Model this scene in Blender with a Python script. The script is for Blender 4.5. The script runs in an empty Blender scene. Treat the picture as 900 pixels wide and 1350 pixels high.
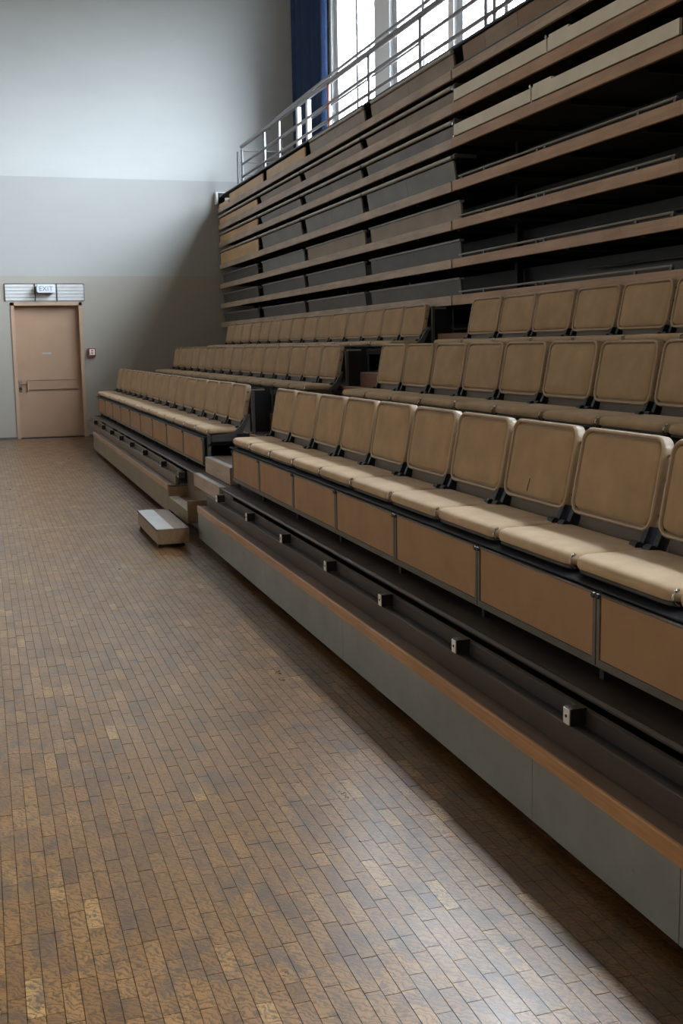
import bpy, math, random
from mathutils import Vector, Matrix
R = random.Random(7)
SC = bpy.context.scene
COL = SC.collection

# ------------------------------------------------------------------ camera
# metres: X across the hall towards the stand, Y along the rows, Z up
F_PX, PITCH, YAW, ROLL, CAM_H = 1500.0, 0.145943736, 0.303449446, -0.0166498107, 1.45
fw = Vector((math.sin(YAW)*math.cos(PITCH), math.cos(YAW)*math.cos(PITCH), -math.sin(PITCH)))
rt = Vector((math.cos(YAW), -math.sin(YAW), 0.0))
up = rt.cross(fw)
rr = math.cos(ROLL)*rt + math.sin(ROLL)*up
uu = -math.sin(ROLL)*rt + math.cos(ROLL)*up
cd = bpy.data.cameras.new('camera')
cd.sensor_fit = 'VERTICAL'; cd.sensor_height = 36.0; cd.lens = F_PX*36.0/1350.0
cd.clip_start = 0.05; cd.clip_end = 200
cam = bpy.data.objects.new('camera', cd); COL.objects.link(cam)
cam.matrix_world = Matrix(((rr.x, uu.x, -fw.x, 0), (rr.y, uu.y, -fw.y, 0), (rr.z, uu.z, -fw.z, CAM_H), (0, 0, 0, 1)))
SC.camera = cam

# ------------------------------------------------------------------ world, exposure, window light
EXPOSURE = 0.36
SKY_STRENGTH = 105.0
SC.view_settings.view_transform = 'Standard'
SC.view_settings.look = 'None'
SC.view_settings.gamma = 1.0
SC.view_settings.use_curve_mapping = False
SC.view_settings.exposure = EXPOSURE
wd = bpy.data.worlds.new('overcast_sky'); SC.world = wd; wd.use_nodes = True
bg = wd.node_tree.nodes['Background']
# plain overcast sky: zenith three times the horizon, dim ground below
wn = wd.node_tree; tc = wn.nodes.new('ShaderNodeTexCoord'); sx = wn.nodes.new('ShaderNodeSeparateXYZ')
wn.links.new(tc.outputs['Generated'], sx.inputs[0])
mr = wn.nodes.new('ShaderNodeMapRange'); wn.links.new(sx.outputs[2], mr.inputs[0])
mr.inputs[1].default_value = 0.0; mr.inputs[2].default_value = 1.0; mr.inputs[3].default_value = 0.33; mr.inputs[4].default_value = 1.0
cr = wn.nodes.new('ShaderNodeValToRGB'); cr.color_ramp.elements[0].position = 0.0; cr.color_ramp.elements[1].position = 0.03
cr.color_ramp.elements[0].color = (0.12, 0.12, 0.11, 1); cr.color_ramp.elements[1].color = (0.90, 0.95, 1.0, 1)
wn.links.new(sx.outputs[2], cr.inputs[0]); wn.links.new(cr.outputs[0], bg.inputs[0])
ml = wn.nodes.new('ShaderNodeMath'); ml.operation = 'MULTIPLY'; wn.links.new(mr.outputs[0], ml.inputs[0]); ml.inputs[1].default_value = SKY_STRENGTH
wn.links.new(ml.outputs[0], bg.inputs[1])
SC.cycles.max_bounces = 10; SC.cycles.diffuse_bounces = 6; SC.cycles.glossy_bounces = 4
SC.cycles.transparent_max_bounces = 12
SC.cycles.caustics_reflective = False; SC.cycles.caustics_refractive = False
SC.cycles.sample_clamp_indirect = 6.0
SC.cycles.use_denoising = True

XW, YF, XL, YB, ZC = 5.42, 19.50, -9.0, -7.0, 8.8     # window wall, far wall, left wall, back wall, ceiling
WZ0, WZ1 = 4.35, 7.35
WIN = [(15.45, 17.42), (12.86, 14.84), (10.27, 12.70), (7.6, 9.65), (4.95, 7.0), (2.3, 4.35), (-0.35, 1.7), (-3.0, -0.95)]
for (y0, y1) in WIN:                                   # portals only guide the sky light in through the panes
    ld = bpy.data.lights.new('window_portal', 'AREA'); ld.shape = 'RECTANGLE'
    ld.size = WZ1-WZ0; ld.size_y = y1-y0; ld.cycles.is_portal = True
    lo = bpy.data.objects.new('window_portal', ld); COL.objects.link(lo)
    lo.location = (XW+0.24, (y0+y1)/2, (WZ0+WZ1)/2); lo.rotation_euler = (0, math.radians(90), 0)

# ------------------------------------------------------------------ materials
def newmat(name):
    m = bpy.data.materials.new(name); m.use_nodes = True
    nt = m.node_tree; b = nt.nodes['Principled BSDF']
    return m, nt, b
def N(nt, t, **kw):
    n = nt.nodes.new(t)
    for k, v in kw.items(): setattr(n, k, v)
    return n
def L(nt, a, b): nt.links.new(a, b)
def coord(nt, scale=(1, 1, 1), world=True):
    mp = N(nt, 'ShaderNodeMapping'); mp.inputs['Scale'].default_value = scale
    if world: g = N(nt, 'ShaderNodeNewGeometry'); L(nt, g.outputs['Position'], mp.inputs[0])
    else: g = N(nt, 'ShaderNodeTexCoord'); L(nt, g.outputs['Object'], mp.inputs[0])
    return mp.outputs[0]
def noise(nt, vec, scale, detail=4, rough=0.55):
    n = N(nt, 'ShaderNodeTexNoise'); n.inputs['Scale'].default_value = scale
    n.inputs['Detail'].default_value = detail; n.inputs['Roughness'].default_value = rough
    L(nt, vec, n.inputs['Vector']); return n.outputs[0]
def ramp(nt, fac, stops):
    r = N(nt, 'ShaderNodeValToRGB'); e = r.color_ramp.elements
    while len(e) < len(stops): e.new(0.5)
    for i, (p, c) in enumerate(stops): e[i].position = p; e[i].color = (*c, 1)
    L(nt, fac, r.inputs[0]); return r.outputs[0]
def mix(nt, fac, a, b, mode='MIX'):
    m = N(nt, 'ShaderNodeMix', data_type='RGBA', blend_type=mode)
    for s, v in ((m.inputs[0], fac), (m.inputs[6], a), (m.inputs[7], b)):
        if isinstance(v, (int, float)): s.default_value = v
        elif isinstance(v, tuple): s.default_value = (*v, 1)
        else: L(nt, v, s)
    return m.outputs[2]
def bump(nt, b, h, strength=0.3, dist=0.002):
    bp = N(nt, 'ShaderNodeBump'); bp.inputs['Strength'].default_value = strength; bp.inputs['Distance'].default_value = dist
    L(nt, h, bp.inputs['Height']); L(nt, bp.outputs[0], b.inputs['Normal'])
def plain(name, c, rough=0.5, metal=0.0, var=0.12, scale=6.0, stretch=(1, 1, 1), bmp=0.0, bscale=200.0, spec=0.5):
    m, nt, b = newmat(name); v = coord(nt, stretch)
    n = noise(nt, v, scale)
    lo = tuple(x*(1-var) for x in c); hi = tuple(min(1, x*(1+var)) for x in c)
    L(nt, ramp(nt, n, [(0.3, lo), (0.7, hi)]), b.inputs['Base Color'])
    b.inputs['Roughness'].default_value = rough; b.inputs['Metallic'].default_value = metal
    b.inputs['Specular IOR Level'].default_value = spec
    if bmp: bump(nt, b, noise(nt, v, bscale, 2), bmp, 0.001)
    return m
def wood(name, c1, c2, c3, rough=0.5, grain=(14, 0.8, 14), spots=False, dirt=0.0):
    m, nt, b = newmat(name); v = coord(nt, grain)
    n = noise(nt, v, 3.0, 6, 0.65)
    col = ramp(nt, n, [(0.25, c1), (0.5, c2), (0.75, c3)])
    d = noise(nt, coord(nt, (1, 1, 1)), 2.2, 5)
    col = mix(nt, ramp(nt, d, [(0.35, (0, 0, 0)), (0.75, (0.5, 0.5, 0.5))]), col, tuple(x*0.62 for x in c1))
    if spots:
        s = noise(nt, coord(nt, (1, 1, 1)), 17.0, 3, 0.7)
        col = mix(nt, ramp(nt, s, [(0.66, (0, 0, 0)), (0.74, (0.7, 0.7, 0.7))]), col, tuple(x*0.35 for x in c1))
    L(nt, col, b.inputs['Base Color']); b.inputs['Roughness'].default_value = rough
    bump(nt, b, n, 0.15, 0.001)
    return m
M = {}
def fabric(name, c):
    m, nt, b = newmat(name); v = coord(nt, (1, 1, 1))
    n = noise(nt, v, 7.0, 4); f = noise(nt, v, 420.0, 2)
    col = ramp(nt, n, [(0.3, tuple(x*0.86 for x in c)), (0.7, tuple(x*1.12 for x in c))])
    st = noise(nt, v, 2.3, 3)
    col = mix(nt, ramp(nt, st, [(0.55, (0, 0, 0)), (0.8, (0.35, 0.35, 0.35))]), col, (c[0]*0.6, c[1]*0.58, c[2]*0.55))
    L(nt, col, b.inputs['Base Color']); b.inputs['Roughness'].default_value = 0.85
    b.inputs['Specular IOR Level'].default_value = 0.25
    b.inputs['Sheen Weight'].default_value = 0.15
    bump(nt, b, f, 0.25, 0.001)
    return m
M['back_fabric'] = fabric('tan_back_fabric', (0.40, 0.262, 0.145))
M['seat_fabric'] = fabric('tan_seat_fabric', (0.50, 0.345, 0.21))
M['rim'] = plain('tan_vinyl_rim', (0.40, 0.285, 0.18), 0.33, var=0.08)
M['plate'] = plain('taupe_plate', (0.095, 0.07, 0.048), 0.5)
M['dark_metal'] = plain('dark_steel', (0.022, 0.024, 0.030), 0.42, 0.3)
M['blue_steel'] = plain('dark_blue_steel', (0.007, 0.009, 0.016), 0.6, 0.0)
M['grey_metal'] = plain('grey_painted_steel', (0.10, 0.098, 0.092), 0.4, 0.2)
M['rail_metal'] = plain('brushed_rail_steel', (0.16, 0.15, 0.155), 0.35, 0.5)
M['tube'] = plain('pale_grey_tube', (0.38, 0.345, 0.30), 0.38, 0.1)
M['pan'] = plain('dark_taupe_pan', (0.05, 0.04, 0.032), 0.5)
M['guard'] = plain('guard_tube_grey', (0.22, 0.20, 0.175), 0.4, 0.1)
M['chrome'] = plain('chrome', (0.75, 0.75, 0.78), 0.15, 1.0, var=0.03)
M['panel'] = plain('modesty_panel_tan', (0.345, 0.19, 0.09), 0.6, var=0.10, bmp=0.1)
M['panel_frame'] = plain('panel_frame_grey', (0.12, 0.108, 0.09), 0.42, 0.2)
M['skirt_grey'] = None
M['fascia'] = wood('fascia_board', (0.34, 0.20, 0.12), (0.45, 0.28, 0.175), (0.54, 0.34, 0.22), 0.5, (10, 0.6, 10), True)
M['fascia_worn'] = wood('fascia_board_worn', (0.32, 0.235, 0.175), (0.46, 0.34, 0.255), (0.58, 0.44, 0.335), 0.5, (8, 0.9, 8), True)
M['cap_wood'] = wood('cap_wood', (0.32, 0.155, 0.068), (0.47, 0.245, 0.115), (0.60, 0.35, 0.18), 0.32, (60, 0.9, 60))
M['tan_board'] = wood('tan_board', (0.56, 0.34, 0.15), (0.60, 0.38, 0.18), (0.66, 0.43, 0.22), 0.5, (3, 0.6, 3))
M['grey_board'] = wood('grey_board', (0.155, 0.148, 0.142), (0.195, 0.187, 0.180), (0.235, 0.225, 0.215), 0.5, (2, 0.6, 2))
M['taupe_board'] = wood('taupe_board', (0.24, 0.185, 0.135), (0.29, 0.225, 0.165), (0.33, 0.26, 0.195), 0.5, (2, 0.6, 2))
M['charcoal_board'] = wood('charcoal_board', (0.06, 0.055, 0.052), (0.08, 0.074, 0.070), (0.10, 0.092, 0.086), 0.45, (2, 0.6, 2))
M['cream_board'] = plain('cream_board', (0.70, 0.64, 0.53), 0.5, var=0.07, scale=4)
M['brown_board'] = wood('brown_board', (0.20, 0.12, 0.065), (0.26, 0.155, 0.085), (0.30, 0.185, 0.105), 0.5, (2, 0.6, 2))
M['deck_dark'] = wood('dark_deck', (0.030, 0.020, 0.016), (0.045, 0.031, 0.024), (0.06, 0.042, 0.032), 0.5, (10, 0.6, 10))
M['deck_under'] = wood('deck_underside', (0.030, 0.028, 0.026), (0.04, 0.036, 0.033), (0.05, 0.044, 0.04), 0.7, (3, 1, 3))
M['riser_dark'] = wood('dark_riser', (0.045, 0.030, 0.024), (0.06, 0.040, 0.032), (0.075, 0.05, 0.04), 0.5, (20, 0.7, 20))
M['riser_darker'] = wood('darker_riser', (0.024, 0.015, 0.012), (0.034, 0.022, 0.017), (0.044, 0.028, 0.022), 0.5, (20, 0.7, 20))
M['riser_far'] = wood('brown_riser', (0.11, 0.072, 0.05), (0.15, 0.10, 0.07), (0.19, 0.125, 0.088), 0.45, (20, 0.7, 20))
M['skirt_far'] = wood('brown_skirt', (0.20, 0.15, 0.10), (0.25, 0.19, 0.13), (0.30, 0.225, 0.155), 0.5, (16, 0.6, 16))
M['step_wood'] = wood('step_wood', (0.20, 0.125, 0.065), (0.27, 0.175, 0.095), (0.33, 0.22, 0.125), 0.4, (14, 0.8, 14))
M['red_step'] = wood('red_brown_step', (0.16, 0.072, 0.042), (0.20, 0.095, 0.055), (0.24, 0.115, 0.07), 0.5, (12, 0.8, 12))
M['strip'] = plain('worn_light_strip', (0.36, 0.35, 0.335), 0.42, var=0.10, scale=9)
M['nosing'] = plain('dark_brown_nosing', (0.075, 0.054, 0.046), 0.38)
M['lit_strip'] = plain('lit_pale_tread', (0.60, 0.57, 0.52), 0.45)  # pale strip, whitened to stand in for light on the tray's front edge
M['white_plate'] = plain('white_plate', (0.78, 0.76, 0.70), 0.4)
M['tread'] = wood('tread_wood', (0.12, 0.075, 0.05), (0.17, 0.108, 0.072), (0.22, 0.145, 0.095), 0.45, (20, 0.8, 20))
M['door'] = plain('door_leaf_tan', (0.37, 0.235, 0.155), 0.45, var=0.06, scale=3)
M['door_frame'] = plain('door_frame_tan', (0.42, 0.29, 0.20), 0.4, var=0.05)
M['door_band'] = plain('door_band_tan', (0.35, 0.22, 0.145), 0.4, var=0.05)
M['slat'] = plain('grille_slat_white', (0.56, 0.56, 0.56), 0.5, var=0.06)
M['sign'] = plain('sign_housing_white', (0.68, 0.72, 0.74), 0.35, var=0.03)
M['sign_text'] = plain('sign_letters_grey', (0.17, 0.22, 0.27), 0.5)
M['red'] = plain('dark_red_plastic', (0.30, 0.03, 0.025), 0.4)
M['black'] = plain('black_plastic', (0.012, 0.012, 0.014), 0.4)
M['win_frame'] = plain('window_frame_grey', (0.50, 0.53, 0.57), 0.45, 0.1)
M['white_frame'] = plain('white_painted_steel', (0.72, 0.73, 0.74), 0.4)
M['rust'] = plain('rusty_brown_steel', (0.22, 0.10, 0.075), 0.5, 0.1)
M['ceiling'] = plain('ceiling_white', (0.55, 0.55, 0.53), 0.9, var=0.03)
M['curtain'] = plain('blue_curtain', (0.009, 0.027, 0.085), 0.85, var=0.15, bmp=0.2)
M['back_wall'] = plain('wall_paint_white', (0.58, 0.515, 0.43), 0.85, var=0.04, scale=1.2)
M['rear_wall'] = plain('rear_wall_wood', (0.20, 0.15, 0.10), 0.7, var=0.1, scale=1.2)
M['window_wall'] = plain('wall_paint_pier', (0.78, 0.80, 0.82), 0.8, var=0.04, scale=1.2)

# grey skirt: painted board with scuffs
m, nt, b = newmat('grey_painted_board'); v = coord(nt)
n = noise(nt, v, 5.0, 5)
col = ramp(nt, n, [(0.3, (0.205, 0.205, 0.195)), (0.7, (0.265, 0.265, 0.252))])
s = noise(nt, coord(nt, (1, 1, 0.45)), 19.0, 3, 0.7)
col = mix(nt, ramp(nt, s, [(0.70, (0, 0, 0)), (0.76, (0.75, 0.75, 0.75))]), col, (0.09, 0.055, 0.04))
L(nt, col, b.inputs['Base Color']); b.inputs['Roughness'].default_value = 0.42
bump(nt, b, n, 0.1, 0.001); M['skirt_grey'] = m

# far wall paint: three coats of slightly different tint, changing at two heights
m, nt, b = newmat('wall_paint_three_coats')
g = N(nt, 'ShaderNodeNewGeometry'); sp = N(nt, 'ShaderNodeSeparateXYZ'); L(nt, g.outputs['Position'], sp.inputs[0])
def step_at(z):
    q = N(nt, 'ShaderNodeMath', operation='GREATER_THAN'); L(nt, sp.outputs[2], q.inputs[0]); q.inputs[1].default_value = z; return q.outputs[0]
col = mix(nt, step_at(2.64), (0.335, 0.305, 0.265), (0.345, 0.345, 0.33))
col = mix(nt, step_at(4.21), col, (0.43, 0.435, 0.425))
n1 = noise(nt, coord(nt, (0.5, 1, 1.6)), 1.6, 6, 0.6); n2 = noise(nt, coord(nt), 14.0, 4)
col = mix(nt, ramp(nt, n1, [(0.35, (0.0, 0.0, 0.0)), (0.75, (0.16, 0.16, 0.16))]), col, (0.24, 0.25, 0.25))
L(nt, col, b.inputs['Base Color']); b.inputs['Roughness'].default_value = 0.8
bump(nt, b, n2, 0.12, 0.004); M['far_wall'] = m

# parquet
def parquet(name, brick=False):
    m, nt, b = newmat(name); pos = coord(nt)
    if brick:
        sw = N(nt, 'ShaderNodeSeparateXYZ'); L(nt, pos, sw.inputs[0]); cb = N(nt, 'ShaderNodeCombineXYZ')
        L(nt, sw.outputs[1], cb.inputs[0]); L(nt, sw.outputs[0], cb.inputs[1])
        bk = N(nt, 'ShaderNodeTexBrick'); bk.offset_frequency = 3; bk.offset = 0.37
        bk.inputs['Scale'].default_value = 1.0; bk.inputs['Brick Width'].default_value = 0.165
        bk.inputs['Row Height'].default_value = 0.0405; bk.inputs['Mortar Size'].default_value = 0.0007
        bk.inputs['Color1'].default_value = (0, 0, 0, 1); bk.inputs['Color2'].default_value = (1, 1, 1, 1)
        bk.inputs['Mortar'].default_value = (0, 0, 0, 1)
        L(nt, cb.outputs[0], bk.inputs['Vector']); tint = bk.outputs[0]
    else:
        at = N(nt, 'ShaderNodeAttribute', attribute_name='tint'); tint = at.outputs['Fac']
    base = ramp(nt, tint, [(0.0, (0.10, 0.042, 0.011)), (0.3, (0.185, 0.084, 0.022)), (0.6, (0.26, 0.124, 0.034)), (0.88, (0.33, 0.170, 0.052)), (1.0, (0.43, 0.25, 0.09))])
    # end-grain swirls: distorted rings
    dist = N(nt, 'ShaderNodeTexNoise'); dist.inputs['Scale'].default_value = 26.0; dist.inputs['Detail'].default_value = 3
    L(nt, pos, dist.inputs['Vector'])
    vm = N(nt, 'ShaderNodeVectorMath', operation='MULTIPLY_ADD'); L(nt, dist.outputs['Color'], vm.inputs[0])
    vm.inputs[1].default_value = (0.06, 0.06, 0.06); L(nt, pos, vm.inputs[2])
    wv = N(nt, 'ShaderNodeTexWave', wave_type='BANDS', bands_direction='DIAGONAL'); wv.inputs['Scale'].default_value = 26.0
    wv.inputs['Distortion'].default_value = 7.0; wv.inputs['Detail'].default_value = 3; L(nt, vm.outputs[0], wv.inputs['Vector'])
    col = mix(nt, ramp(nt, wv.outputs[1], [(0.05, (0.8, 0.8, 0.8)), (0.42, (0, 0, 0))]), base, (0.045, 0.021, 0.008))
    fine = noise(nt, coord(nt, (1, 0.35, 1)), 240.0, 3, 0.7)
    col = mix(nt, ramp(nt, fine, [(0.3, (0.5, 0.5, 0.5)), (0.6, (0, 0, 0))]), col, (0.07, 0.035, 0.016))
    # stains and old dirt
    st = noise(nt, coord(nt, (1, 0.6, 1)), 8.5, 6, 0.75)
    col = mix(nt, ramp(nt, st, [(0.50, (0, 0, 0)), (0.63, (0.8, 0.8, 0.8))]), col, (0.064, 0.042, 0.030))
    st2 = noise(nt, coord(nt, (1, 0.7, 1)), 34.0, 5, 0.8)
    col = mix(nt, ramp(nt, st2, [(0.52, (0, 0, 0)), (0.66, (0.7, 0.7, 0.7))]), col, (0.04, 0.026, 0.018))
    big = noise(nt, coord(nt, (0.8, 0.5, 1)), 1.3, 4)
    col = mix(nt, ramp(nt, big, [(0.35, (0.25, 0.25, 0.25)), (0.65, (0, 0, 0))]), col, (0.10, 0.062, 0.035))
    spk = noise(nt, coord(nt), 95.0, 4, 0.75)
    col = mix(nt, ramp(nt, spk, [(0.72, (0, 0, 0)), (0.85, (0.3, 0.3, 0.3))]), col, (0.05, 0.035, 0.028))
    # two old pale court lines across the hall
    s3 = N(nt, 'ShaderNodeSeparateXYZ'); L(nt, pos, s3.inputs[0])
    for yy, k in ((9.53, 0.32), (7.57, 0.13)):
        d = N(nt, 'ShaderNodeMath', operation='SUBTRACT'); L(nt, s3.outputs[1], d.inputs[0]); d.inputs[1].default_value = yy
        a = N(nt, 'ShaderNodeMath', operation='ABSOLUTE'); L(nt, d.outputs[0], a.inputs[0])
        c2 = N(nt, 'ShaderNodeMath', operation='LESS_THAN'); L(nt, a.outputs[0], c2.inputs[0]); c2.inputs[1].default_value = 0.022
        mu = N(nt, 'ShaderNodeMath', operation='MULTIPLY'); L(nt, c2.outputs[0], mu.inputs[0]); mu.inputs[1].default_value = k
        col = mix(nt, mu.outputs[0], col, (0.50, 0.36, 0.22))
    L(nt, col, b.inputs['Base Color'])
    rg = ramp(nt, noise(nt, coord(nt, (1, 0.5, 1)), 7.0, 5, 0.65), [(0.3, (0.20,)*3), (0.7, (0.32,)*3)])
    rg2 = ramp(nt, noise(nt, coord(nt, (1, 0.5, 1)), 7.0, 5, 0.65), [(0.3, (0.27,)*3), (0.7, (0.38,)*3)]); L(nt, rg2, b.inputs['Roughness']); b.inputs['Metallic'].default_value = 0.12; b.inputs['Specular IOR Level'].default_value = 0.55
    b.inputs['Coat Weight'].default_value = 0.30; b.inputs['Coat Roughness'].default_value = 0.21
    h = mix(nt, 0.5, wv.outputs[0], noise(nt, pos, 120.0, 4, 0.7))
    bump(nt, b, h, 0.22, 0.0012)
    return m
M['parquet'] = parquet('parquet_block'); M['parquet_far'] = parquet('parquet_sheet', True)
M['joint'] = plain('dark_joint', (0.035, 0.02, 0.012), 0.8)

m, nt, b = newmat('window_glass')
tr = N(nt, 'ShaderNodeBsdfTransparent'); gl = N(nt, 'ShaderNodeBsdfGlossy'); gl.inputs['Roughness'].default_value = 0.05
mx = N(nt, 'ShaderNodeMixShader'); mx.inputs[0].default_value = 0.06
L(nt, tr.outputs[0], mx.inputs[1]); L(nt, gl.outputs[0], mx.inputs[2]); L(nt, mx.outputs[0], nt.nodes['Material Output'].inputs[0])
tr.inputs[0].default_value = (0.93, 0.97, 1.0, 1); M['glass'] = m

# ------------------------------------------------------------------ geometry helpers
class MB:
    def __init__(s): s.v = []; s.f = []
    def box(s, x0, x1, y0, y1, z0, z1):
        i = len(s.v)
        s.v += [(x0, y0, z0), (x1, y0, z0), (x1, y1, z0), (x0, y1, z0), (x0, y0, z1), (x1, y0, z1), (x1, y1, z1), (x0, y1, z1)]
        s.f += [(i, i+3, i+2, i+1), (i+4, i+5, i+6, i+7), (i, i+1, i+5, i+4), (i+1, i+2, i+6, i+5), (i+2, i+3, i+7, i+6), (i+3, i, i+4, i+7)]
        return s
    def prism_y(s, prof, y0, y1):
        """profile [(x,z)] counter-clockwise seen from -Y, extruded along Y"""
        i = len(s.v); n = len(prof)
        s.v += [(x, y0, z) for x, z in prof] + [(x, y1, z) for x, z in prof]
        s.f += [tuple(range(i, i+n)), tuple(range(i+2*n-1, i+n-1, -1))]
        s.f += [(i+k, i+n+k, i+n+(k+1) % n, i+(k+1) % n) for k in range(n)]
        return s
    def bbox(s, x0, x1, y0, y1, z0, z1, c=0.004):
        """box with its long (Y) edges chamfered"""
        c = min(c, (x1-x0)*0.4, (z1-z0)*0.4)
        return s.prism_y([(x0+c, z0), (x1-c, z0), (x1, z0+c), (x1, z1-c), (x1-c, z1), (x0+c, z1), (x0, z1-c), (x0, z0+c)], y0, y1)
    def tube(s, pts, r, n=8, cap=True):
        pts = [Vector(p) for p in pts]; i0 = len(s.v); m = len(pts)
        for k, p in enumerate(pts):
            t = (pts[min(k+1, m-1)]-pts[max(k-1, 0)]).normalized()
            a = Vector((0, 0, 1)) if abs(t.z) < 0.9 else Vector((1, 0, 0))
            u = t.cross(a).normalized(); w = u.cross(t)
            for q in range(n):
                an = 2*math.pi*q/n; s.v.append(tuple(p+r*(math.cos(an)*u+math.sin(an)*w)))
        for k in range(m-1):
            for q in range(n):
                a = i0+k*n+q; b2 = i0+k*n+(q+1) % n
                s.f.append((a, a+n, b2+n, b2))
        if cap: s.f += [tuple(range(i0, i0+n)), tuple(range(i0+m*n-1, i0+(m-1)*n-1, -1))]
        return s
    def rings(s, rings, close_end=True, close_start=True, rev=False):
        i0 = len(s.v); n = len(rings[0])
        for r in rings: s.v += [tuple(p) for p in r]
        for k in range(len(rings)-1):
            for q in range(n):
                a = i0+k*n+q; b2 = i0+k*n+(q+1) % n
                s.f.append((a, b2, b2+n, a+n))
        if close_start: s.f.append(tuple(range(i0+n-1, i0-1, -1)))
        if close_end: s.f.append(tuple(range(i0+(len(rings)-1)*n, i0+len(rings)*n)))
        return s
    def mesh(s, name, mat, smooth=False):
        me = bpy.data.meshes.new(name); me.from_pydata(s.v, [], s.f); me.update()
        if isinstance(mat, str): mat = M[mat]
        me.materials.append(mat)
        if smooth:
            me.polygons.foreach_set('use_smooth', [True]*len(me.polygons))
            me.set_sharp_from_angle(angle=math.radians(40))
        return me
    def build(s, name, mat, parent=None, smooth=False, loc=None):
        return link(name, s.mesh(name, mat, smooth), parent, loc)
def link(name, me, parent=None, loc=None):
    o = bpy.data.objects.new(name, me); COL.objects.link(o)
    if parent: o.parent = parent
    if loc: o.location = loc
    return o
def thing(name, label, cat, loc=(0, 0, 0), group=None):
    o = bpy.data.objects.new(name, None); COL.objects.link(o); o.location = loc
    o.empty_display_size = 0.1
    o['label'] = label; o['category'] = cat
    if group: o['group'] = group
    return o
def B(*a): return MB().box(*a)
def structure(o): o['kind'] = 'structure'; return o
def rrect(w, h, r, n=5):
    pts = []
    for cx, cy, a0 in ((w/2-r, h/2-r, 0), (-w/2+r, h/2-r, 90), (-w/2+r, -h/2+r, 180), (w/2-r, -h/2+r, 270)):
        for k in range(n+1):
            a = math.radians(a0+90*k/n); pts.append((cx+r*math.cos(a), cy+r*math.sin(a)))
    return pts
def slab_rings(w, h, r, layers, n=5):
    """layers: (inset, height) -> rings in local (a,b,height)"""
    out = []
    for ins, z in layers:
        out.append([(a, b2, z) for a, b2 in rrect(w-2*ins, h-2*ins, max(r-ins, 0.004), n)])
    return out

# ------------------------------------------------------------------ the hall
def tinted(mb, name, tints, mat):
    me = mb.mesh(name, mat)
    at = me.attributes.new('tint', 'FLOAT', 'FACE')
    vals = []
    for t in tints: vals += [t]*5
    at.data.foreach_set('value', vals)
    return me
floor = structure(B(XL, XW, YB, YF, -0.12, -0.004).build('floor', 'joint'))
BW, BL, GAP = 0.0405, 0.165, 0.0009
def block(mb, x0, y0, x1, y1, h):
    i = len(mb.v); c = 0.0012
    mb.v += [(x0, y0, -0.004), (x1, y0, -0.004), (x1, y1, -0.004), (x0, y1, -0.004), (x0+c*.3, y0+c*.3, h), (x1-c*.3, y0+c*.3, h), (x1-c*.3, y1-c*.3, h), (x0+c*.3, y1-c*.3, h)]
    mb.f += [(i+4, i+5, i+6, i+7), (i, i+1, i+5, i+4), (i+1, i+2, i+6, i+5), (i+2, i+3, i+7, i+6), (i+3, i, i+4, i+7)]
cells = []
PX0, PX1, PY0, PY1 = -1.2, 1.9, 0.9, 19.46
ncol = int((PX1-PX0)/BW)
for c in range(ncol):
    off = R.choice((0, 0.33, 0.5, 0.66, 0.15))*BL + R.uniform(-0.01, 0.01)
    y = PY0-off
    while y < PY1:
        ln = BL*R.choice((1, 1, 1, 1, 0.8, 1.2, 0.5)) if R.random() < 0.4 else BL
        a, b2 = max(y, PY0), min(y+ln, PY1)
        if b2-a > 0.02: cells.append((PX0+c*BW, a, PX0+(c+1)*BW, b2))
        y += ln
def in_view(x, y):
    p = Vector((x, y, 0-CAM_H)); d = p.dot(fw)
    if d < 0.3: return False
    sx = 450+F_PX*p.dot(rr)/d; sy = 675-F_PX*p.dot(uu)/d
    return -5 < sx < 905 and -5 < sy < 1355
vis = [k for k in cells if in_view((k[0]+k[2])/2, (k[1]+k[3])/2) and k[2] < 1.5]
vis.sort(key=lambda k: (k[0]+k[2])**2/4+(k[1]+k[3])**2/4)
near = set(vis[:300])
rest = MB(); tints = []
for k in cells:
    h = R.uniform(-0.0004, 0.0004); t = min(1, max(0, R.gauss(0.46, 0.14)))
    if R.random() < 0.05: t = R.uniform(0.8, 1.0)
    a = (k[0]+GAP/2, k[1]+GAP/2, k[2]-GAP/2, k[3]-GAP/2)
    if k in near:
        mb = MB(); block(mb, *a, h)
        link('parquet_block', tinted(mb, 'parquet_block', [t], M['parquet']), floor)
    else:
        block(rest, *a, h); tints.append(t)
o = link('parquet_blocks', tinted(rest, 'parquet_blocks', tints, M['parquet']), floor); o['kind'] = 'stuff'
sh = MB()
for bx in ((XL, PX0, YB, YF), (PX1, XW, YB, YF), (PX0, PX1, YB, PY0)): sh.box(*bx, -0.004, -0.0005)
sh.build('parquet_sheet', 'parquet_far', floor)

# far wall with a door opening, left, back, ceiling
DX0, DX1, DZ = 0.535, 1.67, 2.215
fwall = structure(MB().box(XL, DX0, YF, YF+0.3, -0.15, ZC).box(DX1, XW, YF, YF+0.3, -0.15, ZC).box(DX0, DX1, YF, YF+0.3, DZ, ZC).box(DX0-0.02, DX1+0.02, YF+0.16, YF+0.29, -0.15, DZ+0.02).build('wall_far', 'far_wall'))
structure(B(XL-0.3, XL, YB, YF, -0.15, ZC).build('wall_left', 'back_wall'))
structure(B(XL, XW, YB-0.3, YB, -0.15, ZC).build('wall_back', 'rear_wall'))
structure(B(XL-0.3, XW+0.6, YB-0.3, YF+0.3, ZC, ZC+0.2).build('ceiling', 'ceiling'))
rw = MB(); rw.box(XW, XW+0.42, YB, YF, -0.15, WZ0).box(XW, XW+0.42, YB, YF, WZ1, ZC)
ys = [YB]+[q for w in sorted(WIN) for q in w]+[YF]
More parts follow.
